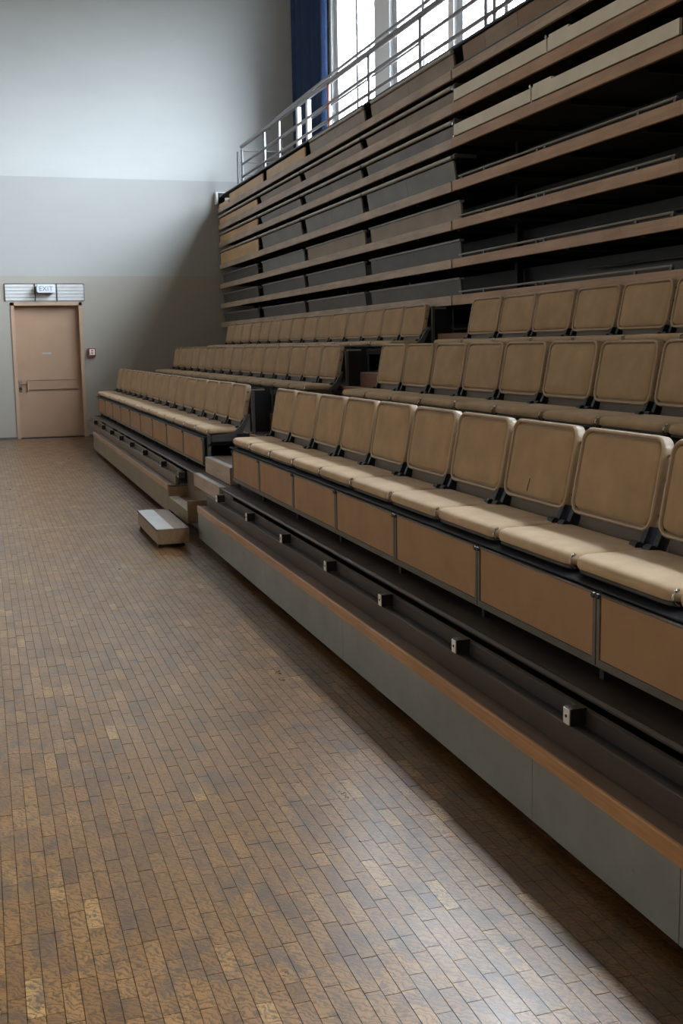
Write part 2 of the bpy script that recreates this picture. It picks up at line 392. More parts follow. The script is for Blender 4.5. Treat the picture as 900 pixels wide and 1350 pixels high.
for k in range(0, len(ys), 2): rw.box(XW, XW+0.42, ys[k], ys[k+1], WZ0, WZ1)
structure(rw.build('wall_right', 'window_wall'))
structure(MB().box(XL, DX0, YF-0.012, YF, 0, 0.03).box(DX1+0.02, 3.9, YF-0.012, YF, 0, 0.03).build('baseboard_far', 'grey_metal'))

for n, (y0, y1) in enumerate(WIN):
    w = structure(MB().box(XW+0.05, XW+0.15, y0, y0+0.11, WZ0, WZ1).box(XW+0.05, XW+0.15, y1-0.16, y1, WZ0, WZ1)
        .box(XW+0.05, XW+0.15, y0, y1, WZ0, WZ0+0.10).box(XW+0.05, XW+0.15, y0, y1, WZ1-0.1, WZ1).build(f'window_{n+1}', 'win_frame'))
    ym = (y0+y1-0.05)/2
    B(XW+0.07, XW+0.12, ym-0.045, ym+0.045, WZ0+0.1, WZ1-0.1).build('mullion', 'win_frame', w)
    B(XW+0.07, XW+0.12, y0+0.11, y1-0.16, 6.9, 6.95).build('transom', 'win_frame', w)
    for a, b2 in ((y0+0.11, ym-0.03), (ym+0.03, y1-0.16)):
        B(XW+0.09, XW+0.096, a, b2, WZ0+0.1, 6.9).build('pane', 'glass', w)
        B(XW+0.09, XW+0.096, a, b2, 6.95, WZ1-0.1).build('pane', 'glass', w)

# door
d = structure(MB().box(DX0, DX0+0.055, YF-0.015, YF+0.12, 0, DZ).box(DX1-0.055, DX1, YF-0.015, YF+0.12, 0, DZ)
    .box(DX0, DX1, YF-0.015, YF+0.12, DZ-0.05, DZ).build('door_1', 'door_frame'))
B(DX0+0.055, DX1-0.055, YF+0.10, YF+0.14, 0.012, DZ-0.05).build('door_leaf', 'door', d)
bnd = MB().box(DX0+0.20, DX1-0.12, YF+0.088, YF+0.10, 0.80, 0.945).build('kick_band', 'door_band', d)
MB().box(DX0+0.20, DX1-0.12, YF+0.084, YF+0.10, 0.945, 0.953).box(DX0+0.20, DX1-0.12, YF+0.084, YF+0.10, 0.79, 0.80).build('band_edge', 'riser_far', bnd)
B(1.0, 1.145, YF+0.094, YF+0.10, 1.375, 1.405).build('name_plate', 'strip', d)
h = MB().tube([(0.625, YF+0.10, 0.90), (0.625, YF+0.05, 0.90)], 0.022, 10).tube([(0.625, YF+0.052, 0.90), (0.73, YF+0.045, 0.905)], 0.011, 8)
h.box(0.60, 0.65, YF+0.092, YF+0.10, 0.76, 0.95); hh = h.build('door_handle', 'chrome', d, True)
MB().tube([(0.625, YF+0.10, 0.82), (0.625, YF+0.06, 0.82)], 0.026, 10).build('lock_cylinder', 'black', hh, True)
MB().tube([(0.745, YF+0.10, 0.93), (0.745, YF+0.06, 0.93), (0.745, YF+0.06, 0.78), (0.745, YF+0.10, 0.78)], 0.009, 8).build('pull_bar', 'door_frame', d, True)
B(DX0+0.055, DX1-0.055, YF-0.005, YF+0.30, -0.004, 0.012).build('threshold', 'dark_metal', d)

# louvre above the door
t = thing('louvre_grille', 'white slatted louvre grille above the tan door, in three sections', 'grille', (0, 0, 0))
for a, b2 in ((0.46, 0.93), (0.935, 1.275), (1.28, 1.72)):
    for k in range(5):
        z = 2.245+k*0.054
        mb = MB().prism_y([(a, z), (b2, z), (b2, z+0.046), (a, z+0.046)], YF-0.014, YF-0.004)
        mb.build('slat', 'slat', t)
    mb = MB().box(a, a+0.006, YF-0.022, YF, 2.235, 2.52).box(b2-0.006, b2, YF-0.022, YF, 2.235, 2.52).box(a, b2, YF-0.022, YF, 2.514, 2.52)
    mb.build('edge_strip', 'grey_metal', t)
t = thing('exit_sign', 'small white exit sign box over the door, grey letters on its face', 'sign')
prof = rrect(0.29, 0.14, 0.03, 4); mb = MB()
mb.rings([[(1.10+a, YF-0.045, 2.43+c2) for a, c2 in prof], [(1.10+a, YF-0.14, 2.43+c2) for a, c2 in prof], [(1.10+a*.96, YF-0.15, 2.43+c2*.92) for a, c2 in prof]], rev=True)
mb.build('sign_housing', 'sign', t)
B(0.96, 1.0, YF-0.09, YF-0.03, 2.40, 2.46).build('wall_bracket', 'grey_metal', t)
tc = bpy.data.curves.new('sign_lettering', 'FONT'); tc.body = 'EXIT'; tc.size = 0.105; tc.extrude = 0.002; tc.align_x = 'CENTER'; tc.align_y = 'CENTER'
tc.space_character = 1.05; tc.materials.append(M['sign_text'])
to = bpy.data.objects.new('sign_lettering', tc); COL.objects.link(to); to.parent = t
bpy.context.view_layer.update()
tm = bpy.data.meshes.new_from_object(to.evaluated_get(bpy.context.evaluated_depsgraph_get()))
bpy.data.objects.remove(to); to = link('sign_lettering', tm, t)
to.location = (1.10, YF-0.152, 2.425); to.rotation_euler = (math.radians(90), 0, 0)
t = thing('alarm_button', 'dark red alarm box with white face on the wall right of the door', 'alarm')
B(1.735, 1.855, YF-0.06, YF, 1.33, 1.46).build('alarm_housing', 'red', t)
B(1.755, 1.84, YF-0.066, YF-0.06, 1.35, 1.445).build('alarm_face', 'white_plate', t)
MB().box(1.782, 1.812, YF-0.069, YF-0.066, 1.41, 1.43).box(1.782, 1.812, YF-0.069, YF-0.066, 1.372, 1.392).build('alarm_button_window', 'red', t)
t = thing('wall_box', 'small white and black box at the top end of the stand by the far wall', 'box')
B(3.95, 3.985, YF-0.14, YF, 3.83, 4.02).build('box_side', 'white_frame', t)
B(3.985, 4.10, YF-0.13, YF, 3.84, 4.005).build('box_body', 'black', t)
MB().box(3.985, 4.12, YF-0.14, YF, 4.005, 4.02).build('box_lid', 'white_frame', t)

# curtain
mb = MB(); n = 60; pr = []
for k in range(n+1):
    u = k/n; y = 19.44-u*2.0
    pr.append((XW-0.075+0.055*math.sin(u*44+1.1*math.sin(u*9)), y))
i = 0
zs = [3.96, 4.8, 5.8, 6.8, 7.6]
for zi, z in enumerate(zs):
    for k, (x, y) in enumerate(pr):
        fl = 1+0.02*(len(zs)-1-zi)/4*math.sin(k*0.3)
        mb.v.append((x, 19.44-(19.44-y)*(0.96+0.04*(zi/4))*fl if k > 4 else y, z))
for zi in range(len(zs)-1):
    for k in range(n):
        a = zi*(n+1)+k; mb.f.append((a, a+1, a+n+2, a+n+1))
cur = mb.build('curtain', 'curtain', None, True)
sm = cur.modifiers.new('thick', 'SOLIDIFY'); sm.thickness = 0.006
cur['label'] = 'dark blue curtain hanging in the corner beside the first tall window'; cur['category'] = 'curtain'
t = thing('curtain_rail', 'steel rail that carries the blue curtain above the windows', 'curtain rail')
MB().tube([(XW-0.06, 19.45, 7.63), (XW-0.06, 9.0, 7.63)], 0.02).build('rod', 'grey_metal', t)
MB().box(XW-0.08, XW, 19.3, 19.34, 7.62, 7.66).box(XW-0.08, XW, 15, 15.04, 7.62, 7.66).build('rail_bracket', 'grey_metal', t)

# ------------------------------------------------------------------ the stand: lower tiers
X0, YA0, YA1 = 1.485, 8.32, 9.74          # skirt face; aisle gap in the skirt
YN = 0.9                                   # near end of what is built
END = 18.2
G = 0.04
def split(mbf, ys, name, mat, parent):
    for a, b2 in zip(ys[:-1], ys[1:]): mbf(a+0.0015, b2-0.0015).build(name, mat, parent)
def skirt(name, label, ys, face, cap, capface):
    t = thing(name, label, 'skirting board')
    split(lambda a, b2: MB().bbox(X0, X0+0.02, a, b2, G, 0.236, 0.002), ys, 'face_board', face, t)
    MB().prism_y([(X0-0.004, 0.236), (X0+0.008, 0.236), (X0+0.008, 0.284), (X0-0.001, 0.284), (X0-0.004, 0.281)], ys[0], ys[-1]).build('cap_board', cap, t)
    B(X0+0.008, X0+0.30, ys[0], ys[-1], 0.25, 0.279).build('tread_board', 'tread', t)
    y = ys[0]+0.2; fm = B(X0+0.05, X0+0.09, 0, 0.04, 0, 0.25).mesh('foot', 'dark_metal')
    while y < ys[-1]: link('foot', fm, t, (0, y, 0)); y += 1.6
    return t
skirt('skirt_front', 'grey painted skirting board with a reddish wood cap along the floor, near block', [YN, 2.15, 2.90-0.0, 4.76, 6.20, YA0][0:1]+[2.15, 2.90, 4.76, 6.20, YA0], 'skirt_grey', 'cap_wood', None)
skirt('skirt_front', 'brown wooden skirting board along the floor, far block by the door', [YA1, 11.5, 13.2, 14.9, 16.47], 'skirt_far', 'fascia', None)

def tier(label, group=None): return thing('stand_tier', label, 'stand tier', (0, 0, 0), group)
# tier 1 : deck top 0.42
T1 = tier('lowest dark deck of the stand carrying the front row of tan seats')
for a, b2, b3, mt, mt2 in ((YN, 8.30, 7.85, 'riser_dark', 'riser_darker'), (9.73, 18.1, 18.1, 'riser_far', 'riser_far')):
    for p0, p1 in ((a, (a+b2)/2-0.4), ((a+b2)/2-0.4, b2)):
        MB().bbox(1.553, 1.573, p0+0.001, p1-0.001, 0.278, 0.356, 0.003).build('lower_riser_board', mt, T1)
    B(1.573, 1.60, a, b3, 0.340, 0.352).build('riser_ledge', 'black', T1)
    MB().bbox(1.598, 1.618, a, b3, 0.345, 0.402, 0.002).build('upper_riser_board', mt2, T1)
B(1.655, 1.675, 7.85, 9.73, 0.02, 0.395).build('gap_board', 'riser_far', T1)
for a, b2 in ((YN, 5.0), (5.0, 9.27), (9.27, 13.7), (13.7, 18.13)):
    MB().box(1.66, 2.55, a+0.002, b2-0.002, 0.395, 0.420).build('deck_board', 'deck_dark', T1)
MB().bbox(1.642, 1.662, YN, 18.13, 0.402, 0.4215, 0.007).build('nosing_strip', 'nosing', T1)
brk = B(1.548, 1.600, -0.020, 0.020, 0.360, 0.410).mesh('bracket', 'black')
plt = MB().box(1.545, 1.5485, -0.016, 0.018, 0.362, 0.408).mesh('bracket_plate', 'white_plate')
scr = MB().tube([(1.546, 0, 0.386), (1.543, 0, 0.386)], 0.005, 8).mesh('bracket_screw', 'black')
for k, y in enumerate([2.0, 2.81, 3.63, 4.42, 5.22, 6.08, 6.95, 7.9, 9.54, 10.52, 11.76, 12.82, 13.83, 14.85, 15.9, 17.0]):
    o = link('bracket', brk, T1, (0, y, 0))
    o2 = link('bracket_plate', plt, o); o3 = link('bracket_screw', scr, o)
    if y > 7.5: o.scale = (1, 1.5, 1.0)
    if y > 9: o2.scale = (1, 0.3, 1); o2.location = (0, 0.013, 0)
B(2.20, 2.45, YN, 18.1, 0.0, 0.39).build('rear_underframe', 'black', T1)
y = YN+0.4; fm = B(1.75, 1.80, 0, 0.05, 0.0, 0.395).mesh('deck_post', 'dark_metal')
while y < 18: link('deck_post', fm, T1, (0, y, 0)); y += 1.5

# tier 2 and 3
def upper_tier(label, x0, x1, z, yend):
    t = tier(label)
    for a, b2 in ((YN, 5.0), (5.0, 9.37), (9.37, 14.0), (14.0, yend)):
        MB().box(x0+0.015, x1, a+0.002, b2-0.002, z-0.03, z).build('deck_board', 'deck_dark', t)
        MB().bbox(x0, x0+0.02, a+0.002, b2-0.002, z-0.11, z+0.002, 0.003).build('fascia_board', 'fascia', t)
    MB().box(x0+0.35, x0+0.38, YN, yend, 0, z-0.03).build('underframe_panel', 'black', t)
    return t
T2 = upper_tier('second deck of the stand behind the front row of seats', 2.13, 3.45, 0.72, 18.9)
T3 = upper_tier('third deck of the stand under the back row of open seats', 3.17, 3.98, 1.075, 19.3)

# seat carriers: beam, posts, foot tray under each bench
def bench_frame(label, xe, zs, zdeck, y0, y1):
    t = thing('bench_carrier', label, 'bench carrier')
    MB().bbox(xe-0.022, xe+0.075, y0, y1, zs-0.078 if xe < 2 else zs-0.12, zs-0.070, 0.003).build('front_plate', 'blue_steel', t)
    MB().bbox(xe+0.02, xe+0.075, y0, y1, zs-0.125, zs-0.080, 0.006).build('front_beam', 'blue_steel', t)
    MB().bbox(xe+0.24, xe+0.29, y0, y1, zs-0.125, zs-0.070, 0.006).build('rear_beam', 'blue_steel', t)
    pm = MB().box(xe+0.235, xe+0.295, 0, 0.03, zdeck, zs-0.066).box(xe+0.05, xe+0.28, 0, 0.03, zs-0.15, zs-0.12).mesh('post', 'dark_metal')
    n = max(2, round((y1-y0)/1.15)); 
    for k in range(n+1): link('post', pm, t, (0, y0+0.03+(y1-y0-0.09)*k/n, 0))
    return t
ROWS = [dict(n=1, xe=1.773, z=0.775, deck=0.42), dict(n=2, xe=2.785, z=1.093, deck=0.72), dict(n=3, xe=3.505, z=1.478, deck=1.075)]
P = 0.576
BLOCKS = {(1, 'near'): (8.40, 13), (2, 'near'): (8.86, 12), (3, 'near'): (8.68, 10), (1, 'far'): (18.62, 16), (2, 'far'): (19.18, 16), (3, 'far'): (18.30, 15)}
ORD = ['first', 'second', 'third', 'fourth', 'fifth', 'sixth', 'seventh', 'eighth', 'ninth', 'tenth', 'eleventh', 'twelfth', 'thirteenth', 'fourteenth', 'fifteenth', 'sixteenth']
RN = {1: 'front row', 2: 'second row', 3: 'third row'}

# seat prototype, local: origin at front edge centre on the seat's upper surface, +X back, +Y along row
W = 0.566
c = MB()
lay = [(0.016, -0.046), (0.004, -0.042), (0.0, -0.034), (0.0, -0.022), (0.005, -0.010), (0.018, -0.002), (0.040, 0.001), (0.09, 0.003)]
rg = slab_rings(0.315, W, 0.055, lay, 6)
c.rings([[(a+0.1575, b2, z) for a, b2, z in r] for r in rg])
ME_seat = c.mesh('seat_cushion', 'seat_fabric', True)
ME_pan = MB().rings([[(a+0.16, b2, z) for a, b2, z in r] for r in slab_rings(0.30, W-0.02, 0.04, [(0.03, -0.072), (0.0, -0.056), (0, -0.046)])]).mesh('seat_pan', 'pan')
BWD, BH, BT = 0.542, 0.326, 0.05
tilt = math.atan2(0.056, 0.31)
def backspace(a, b2, hgt):       # a along Y, b2 up the back, hgt out of the front face
    y = a; zz = 0.040+(b2+BH/2)*math.cos(tilt); x = 0.302+(b2+BH/2)*math.sin(tilt)
    return (x-hgt*math.cos(tilt), y, zz+hgt*math.sin(tilt))
rg = slab_rings(BWD, BH, 0.056, [(0.006, -0.045), (0, -0.040), (0, -0.007), (0.002, -0.002), (0.006, 0.002), (0.012, 0.002), (0.0165, -0.003), (0.0170, -0.018)], 6)
ME_rim = MB().rings([[backspace(-a, b2, z) for a, b2, z in r] for r in rg]).mesh('back_frame', 'rim', True)
rg = slab_rings(BWD-0.044, BH-0.044, 0.036, [(0, -0.018), (0.0, -0.008), (0.003, -0.003), (0.012, 0.001), (0.05, 0.004)], 6)
ME_back = MB().rings([[backspace(-a, b2, z) for a, b2, z in r] for r in rg]).mesh('backrest', 'back_fabric', True)
ME_plate = MB().prism_y([(0.303, -0.07), (0.315, -0.07), (0.336, 0.055), (0.324, 0.055)], -0.215, 0.215).mesh('lower_plate', 'plate')
def hinge(sy):
    y = sy*(W/2-0.035)
    return MB().prism_y([(0.20, -0.10), (0.29, -0.10), (0.345, 0.06), (0.33, 0.10), (0.305, 0.05), (0.27, -0.03), (0.20, -0.06)], y-0.012, y+0.012).tube([(0.268, y-0.02, 0.0), (0.268, y+0.02, 0.0)], 0.016, 10).mesh('hinge', 'dark_metal')
ME_h = [hinge(-1), hinge(1)]
def screws(sy):
    mb = MB()
    for b2 in (-0.10, 0.02, 0.10):
        p = Vector(backspace(sy*(BWD/2), b2, -0.02)); mb.tube([p, p+Vector((0, sy*0.005, 0))], 0.006, 8)
    return mb.mesh('side_screws', 'chrome')
ME_s = screws(-1)
def clip(sy):
    y0 = sy*(W/2-0.004); pts = []
    for k in range(7):
        a = math.radians(-80+160*k/6); pts.append((0.006+0.022*(1-math.cos(a)), y0, -0.030+0.024*math.sin(a)))
    return MB().tube(pts, 0.0045, 6).mesh('edge_clip', 'chrome', True)
ME_c = clip(-1)
q0, q1 = Vector(backspace(0.045, -0.125, 0.0048)), Vector(backspace(0.035, -0.072, 0.0052))
ME_tear = MB().tube([q0, q0.lerp(q1, 0.5)+Vector((0, 0.002, 0)), q1], 0.0016, 5).mesh('tear', 'black')
def seat(row, side, idx, y, x, z, label):
    t = thing('tip_up_seat', label, 'seat', (x, y, z), f'tan seats of the {RN[row]}')
    if row == 3: t.scale = (1, 1, 0.90)
    s = link('seat_cushion', ME_seat, t)
    link('edge_clip', ME_c, s)
    link('seat_pan', ME_pan, t)
    f = link('back_frame', ME_rim, t); bo = link('backrest', ME_back, t)
    if (row, side, idx) == (1, 'near', 7):
        link('tear', ME_tear, bo)
    link('lower_plate', ME_plate, t)
    for hm in ME_h: link('hinge', hm, t)
    link('side_screws', ME_s, f)
for r in ROWS:
    for side in ('near', 'far'):
        y0, n = BLOCKS[(r['n'], side)]
        if side == 'near': yc = [y0-P*(k+0.5) for k in range(n)]
        else: yc = [y0-P*n+P*(k+0.5) for k in range(n)]         # counted from the aisle
        blk = 'near block' if side == 'near' else 'far block'
        for k, y in enumerate(yc):
            dx, dz = R.uniform(-0.003, 0.003), R.uniform(-0.002, 0.002)
            extra = ', small dark tear on its back' if (r['n'], side, k) == (1, 'near', 7) else ''
            lab = f'{ORD[k]} tan seat from the aisle, {RN[r["n"]]}, {blk}{extra}'
            seat(r['n'], side, k, y, r['xe']+dx, r['z']+dz, lab)
        ya, yb = min(yc)-P/2, max(yc)+P/2
        bench_frame(f'dark steel frame under the {RN[r["n"]]} of seats, {blk}', r['xe'], r['z'], r['deck'], ya+0.03, yb-0.03)

# modesty panels in front of the front row
def modesty(label, ys, endpost):
    t = thing('modesty_screen', label, 'screen')
    B(1.745, 1.765, ys[0], ys[-1], 0.462, 0.474).build('bottom_rail', 'panel_frame', t)
    for a, b2 in zip(ys[:-1], ys[1:]):
        w2 = b2-a-0.006
        fr = MB().box(1.735, 1.752, a+0.003, a+0.021, 0.472, 0.694).box(1.735, 1.752, b2-0.021, b2-0.003, 0.472, 0.694) \
            .box(1.735, 1.752, a+0.021, b2-0.021, 0.472, 0.492).box(1.738, 1.752, a+0.021, b2-0.021, 0.688, 0.694)
        f = fr.build('panel_frame', 'panel_frame', t)
        MB().box(1.739, 1.750, a+0.022, b2-0.022, 0.493, 0.687).build('panel', 'panel', f)
        MB().tube([(1.737, a+0.012, 0.688), (1.727, a+0.012, 0.688)], 0.009, 8).tube([(1.737, b2-0.012, 0.688), (1.727, b2-0.012, 0.688)], 0.009, 8).build('latch', 'dark_metal', f)
    hm = B(1.753, 1.80, 0, 0.025, 0.50, 0.70).mesh('hanger', 'dark_metal'); lm = B(1.765, 1.785, 0, 0.025, 0.42, 0.50).mesh('screen_leg', 'dark_metal')
    for y in [ys[0]+0.02]+list(ys[1:-1])+[ys[-1]-0.05]: link('hanger', hm, t, (0, y, 0)); link('screen_leg', lm, t, (0, y, 0))
modesty('row of framed tan panels hanging below the front row, near block', [1.30, 2.12, 2.98, 3.85, 4.75, 5.65, 6.51, 7.38, 8.22], False)
modesty('row of framed tan panels hanging below the front row, far block', [9.40]+[9.40+k*0.97 for k in range(1, 9)]+[18.10], True)
t = thing('end_post', 'dark grey steel post closing the far panels at the aisle', 'post')
B(1.775, 1.80, 9.36, 9.395, 0.42, 0.72).build('post', 'grey_metal', t)
MB().tube([(1.787, 9.36, 0.64), (1.787, 9.35, 0.64)], 0.012).tube([(1.787, 9.36, 0.5), (1.787, 9.35, 0.5)], 0.012).build('bolt', 'chrome', t)

# aisle ends: curved arm and post of each far bench, dark end boards
for r, w in ((ROWS[0], 'front row'), (ROWS[1], 'second row'), (ROWS[2], 'third row')):
    y0, n = BLOCKS[(r['n'], 'far')]; ye = y0-P*n-0.012
    t = thing('bench_end_arm', f'dark curved metal arm closing the far block of the {w} at the aisle', 'bench arm')
    x, z = r['xe'], r['z']
    MB().prism_y([(x+0.04, z-0.11), (x+0.25, z-0.11), (x+0.31, z-0.03), (x+0.37, z+0.10), (x+0.355, z+0.12), (x+0.29, z+0.02), (x+0.22, z-0.045), (x+0.04, z-0.06)], ye-0.02, ye).build('arm', 'grey_metal', t)
    MB().box(x+0.385, x+0.41, ye-0.04, ye-0.01, r['deck']+(0.0 if r['n'] == 3 else 0.30 if r['n'] == 1 else 0.355), z+0.30).build('post', 'grey_metal', t)
    MB().box(x+0.25, x+0.41, ye-0.04, ye-0.01, z-0.08, z-0.05).build('brace', 'dark_metal', t)
EB = [(2.20, 9.60, 0.72, 1.085, 'front'), (3.20, 9.95, 1.075, 1.405, 'second'), (3.90, 9.62, 1.45, 1.765, 'third')]
for x, y, z0, z1, w in EB:
    t = thing('end_board', f'smooth dark end board in the aisle behind the {w} row of the far block', 'board')
    B(x, x+0.125, y, y+0.025, z0, z1-0.012).build('board', 'dark_metal', t)
    B(x, x+0.13, y-0.004, y+0.03, z1-0.012, z1).build('top_strip', 'tube', t)
    MB().box(x+0.125, x+0.175, y, y+0.06, z0, z1+0.01).build('side_channel', 'blue_steel', t)
    f = MB(); xa, xb = x+0.19, x+0.40
    f.box(xa, xa+0.015, y, y+0.02, z0+0.12, z1).box(xb-0.015, xb, y, y+0.02, z0+0.12, z1).box(xa, xb, y, y+0.02, z0+0.12, z0+0.135).box(xa, xb, y, y+0.02, z1-0.015, z1)
    f.box(xa, xa+0.015, y, y+0.02, z0, z0+0.12)
    f.build('folding_frame', 'grey_metal', t)

# steps in the aisle
t = thing('floor_step', 'low movable wooden step box on the floor with a pale tread strip', 'step')
B(1.16, 1.395, 8.20, 9.25, 0.03, 0.137).build('box_body', 'step_wood', t)
MB().box(1.158, 1.282, 8.198, 9.252, 0.137, 0.143).build('tread_strip', 'strip', t)
MB().box(1.282, 1.397, 8.198, 9.252, 0.137, 0.141).build('tread_board', 'riser_far', t)
MB().box(1.155, 1.158, 8.195, 9.255, 0.128, 0.143).build('edge_trim', 'dark_metal', t)
for x, y in ((1.18, 8.23), (1.35, 8.23), (1.18, 9.19), (1.35, 9.19)):
    MB().tube([(x, y, 0.014), (x, y+0.03, 0.014)], 0.0145, 12).box(x-0.012, x+0.012, y, y+0.03, 0.014, 0.03).build('caster', 'black', t)
t = thing('step_tray', 'brown step in the skirting gap with upright side cheeks', 'step')
B(1.485, 1.505, 8.80, 9.73, 0.075, 0.178).build('front_board', 'skirt_far', t)
B(1.487, 1.65, 8.80, 9.73, 0.160, 0.180).build('tread_board', 'tread', t)
B(1.487, 1.57, 8.80, 9.715, 0.180, 0.183).build('tread_strip', 'lit_strip', t)
B(1.487, 1.652, 8.775, 8.80, 0.083, 0.258).build('side_cheek', 'step_wood', t)
B(1.487, 1.652, 9.715, 9.738, 0.075, 0.258).build('side_cheek', 'step_wood', t)
MB().tube([(1.505, 8.774, 0.098), (1.505, 8.77, 0.098)], 0.005).build('screw', 'chrome', t)
B(1.60, 1.63, 8.85, 9.70, 0.0, 0.16).build('rear_leg_board', 'black', t)
def nosing_step(label, x, x1, y0, y1, z0, z1, mat, strip=True):
    t = thing('aisle_step', label, 'step')
    B(x, x1, y0, y1, z0, z1-0.004).build('box_body', mat, t)
    if strip: B(x+0.004, x+0.05, y0, y1, z1-0.004, z1).build('tread_strip', 'strip', t)
    B(x+(0.05 if strip else 0.0), x1, y0, y1, z1-0.004, z1-0.001).build('tread_board', 'riser_far', t)
nosing_step('brown wooden step with a pale strip set on the edge of the lowest deck', 1.632, 1.72, 8.22, 9.27, 0.322, 0.4245, 'fascia_worn')
nosing_step('brown half step with a pale strip on the lowest deck', 1.745, 2.0, 8.36, 9.34, 0.42, 0.548, 'fascia_worn')
nosing_step('red brown half step on the second deck behind the front row', 2.36, 2.62, 8.6, 9.58, 0.72, 0.87, 'red_step')
nosing_step('red brown half step on the third deck behind the second row', 3.30, 3.49, 8.9, 9.9, 1.075, 1.20, 'red_step')
nosing_step('red brown step at the foot of the folded tiers', 3.94, 3.99, 8.7, 9.6, 1.40, 1.535, 'red_step', False)

# ------------------------------------------------------------------ the folded tiers above
XU, YJ, XR = 3.985, 9.385, 5.15
FZ = [(1.776, 1.860), (2.096, 2.172), (2.42, 2.500), (2.746, 2.830), (3.108, 3.190), (3.393, 3.480), (3.675, 3.752)]
NAMES = ['lowest', 'second', 'third', 'fourth', 'fifth', 'sixth', 'topmost']
for k, (z0, z1) in enumerate(FZ):
    t = thing('folded_tier', f'{NAMES[k]} folded tier of the closed stand, brown edge board above a dark gap', 'stand tier')
    joints = [YN, 5.98, YJ, 13.9, 19.42]
    for a, b2 in zip(joints[:-1], joints[1:]):
        far = a >= YJ
        mt = 'fascia_worn' if (far or k == 6) else 'fascia'
        g = 0.016 if (k <= 3 or k == 6) else 0.001
        g0 = g if abs(a-YJ) < 0.01 else 0.001; g1 = g if abs(b2-YJ) < 0.01 else 0.001
        MB().bbox(XU, XU+0.028, a+g0, b2-g1, z0, z1, 0.003).build('edge_board', mt, t)
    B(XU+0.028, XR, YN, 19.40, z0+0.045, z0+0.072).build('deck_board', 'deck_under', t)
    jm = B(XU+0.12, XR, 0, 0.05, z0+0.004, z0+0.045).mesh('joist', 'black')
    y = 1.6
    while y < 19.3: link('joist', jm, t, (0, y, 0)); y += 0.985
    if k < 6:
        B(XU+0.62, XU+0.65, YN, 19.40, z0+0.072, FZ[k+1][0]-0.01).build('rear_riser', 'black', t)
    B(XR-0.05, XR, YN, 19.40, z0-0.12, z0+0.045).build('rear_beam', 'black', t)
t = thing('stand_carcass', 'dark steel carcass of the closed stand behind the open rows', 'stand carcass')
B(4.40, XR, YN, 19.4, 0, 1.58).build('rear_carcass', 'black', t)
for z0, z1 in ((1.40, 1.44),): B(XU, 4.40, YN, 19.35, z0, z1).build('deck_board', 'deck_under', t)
pm = B(XU+0.05, XU+0.11, 0, 0.05, 0, 1.80).mesh('post', 'dark_metal')
for y in (1.5, 4.5, 7.2, 9.95, 12.5, 15.5, 18.9): link('post', pm, t, (0, y, 0))
pm = B(XR-0.06, XR, 0, 0.05, 1.4, 3.75).mesh('rear_post', 'dark_metal')
for y in (1.2, 4.5, 7.2, 9.95, 12.5, 15.5, 18.9): link('rear_post', pm, t, (0, y, 0))
pm = B(XU+0.54, XU+0.60, 0, 0.05, 1.8, 3.70).mesh('inner_post', 'black')
for y in (1.2, 5.9, 9.20, 11.79, 14.0, 16.5, 19.2): link('inner_post', pm, t, (0, y, 0))

# folded bench boards between the edge boards, far block
def leaning(mb, a, b2, zb, zt, th=0.018, lean=0.06, x=None):
    x = XU+0.02 if x is None else x
    return mb.prism_y([(x+lean, zb), (x+lean+th, zb), (x+th, zt), (x, zt)], a, b2)
SEG3 = [(16.67, 19.40), (14.33, 16.46), (11.90, 14.12), (9.385, 11.72)]
SEG0 = [(16.75, 19.25), (14.20, 16.45), (11.80, 14.05), (9.23, 11.62)]
PL = ['farthest', 'third', 'second', 'first']
for k in range(3):                                  # charcoal benches above the three lowest edge boards
    zb, zt = FZ[k][1]-0.01, FZ[k+1][0]-0.105
    sh = {0: 0, 1: -0.02, 2: 0.02}[k]
    for j, (a, b2) in enumerate(SEG0):
        lab = f'{PL[j]} dark folded bench board from the aisle, above the {NAMES[k]} folded edge board'
        t = thing('folded_bench', lab, 'folded bench', (0, 0, 0), 'dark folded benches of the far block')
        mt = 'taupe_board' if (k == 2 and j in (2, 3)) else 'charcoal_board'
        if k == 2 and j == 1: mt = 'grey_board'
        leaning(MB(), a+0.01, b2-0.01, zb, zt, 0.018, 0.015).build('bench_board', mt, t)
        B(XU+0.005, XU+0.05, a-0.0, b2, zt, zt+0.018).build('top_lip', 'grey_board', t)
        B(XU+0.06, XU+0.16, b2, b2+0.03, zb, zt+0.02).build('side_bracket', 'blue_steel', t)
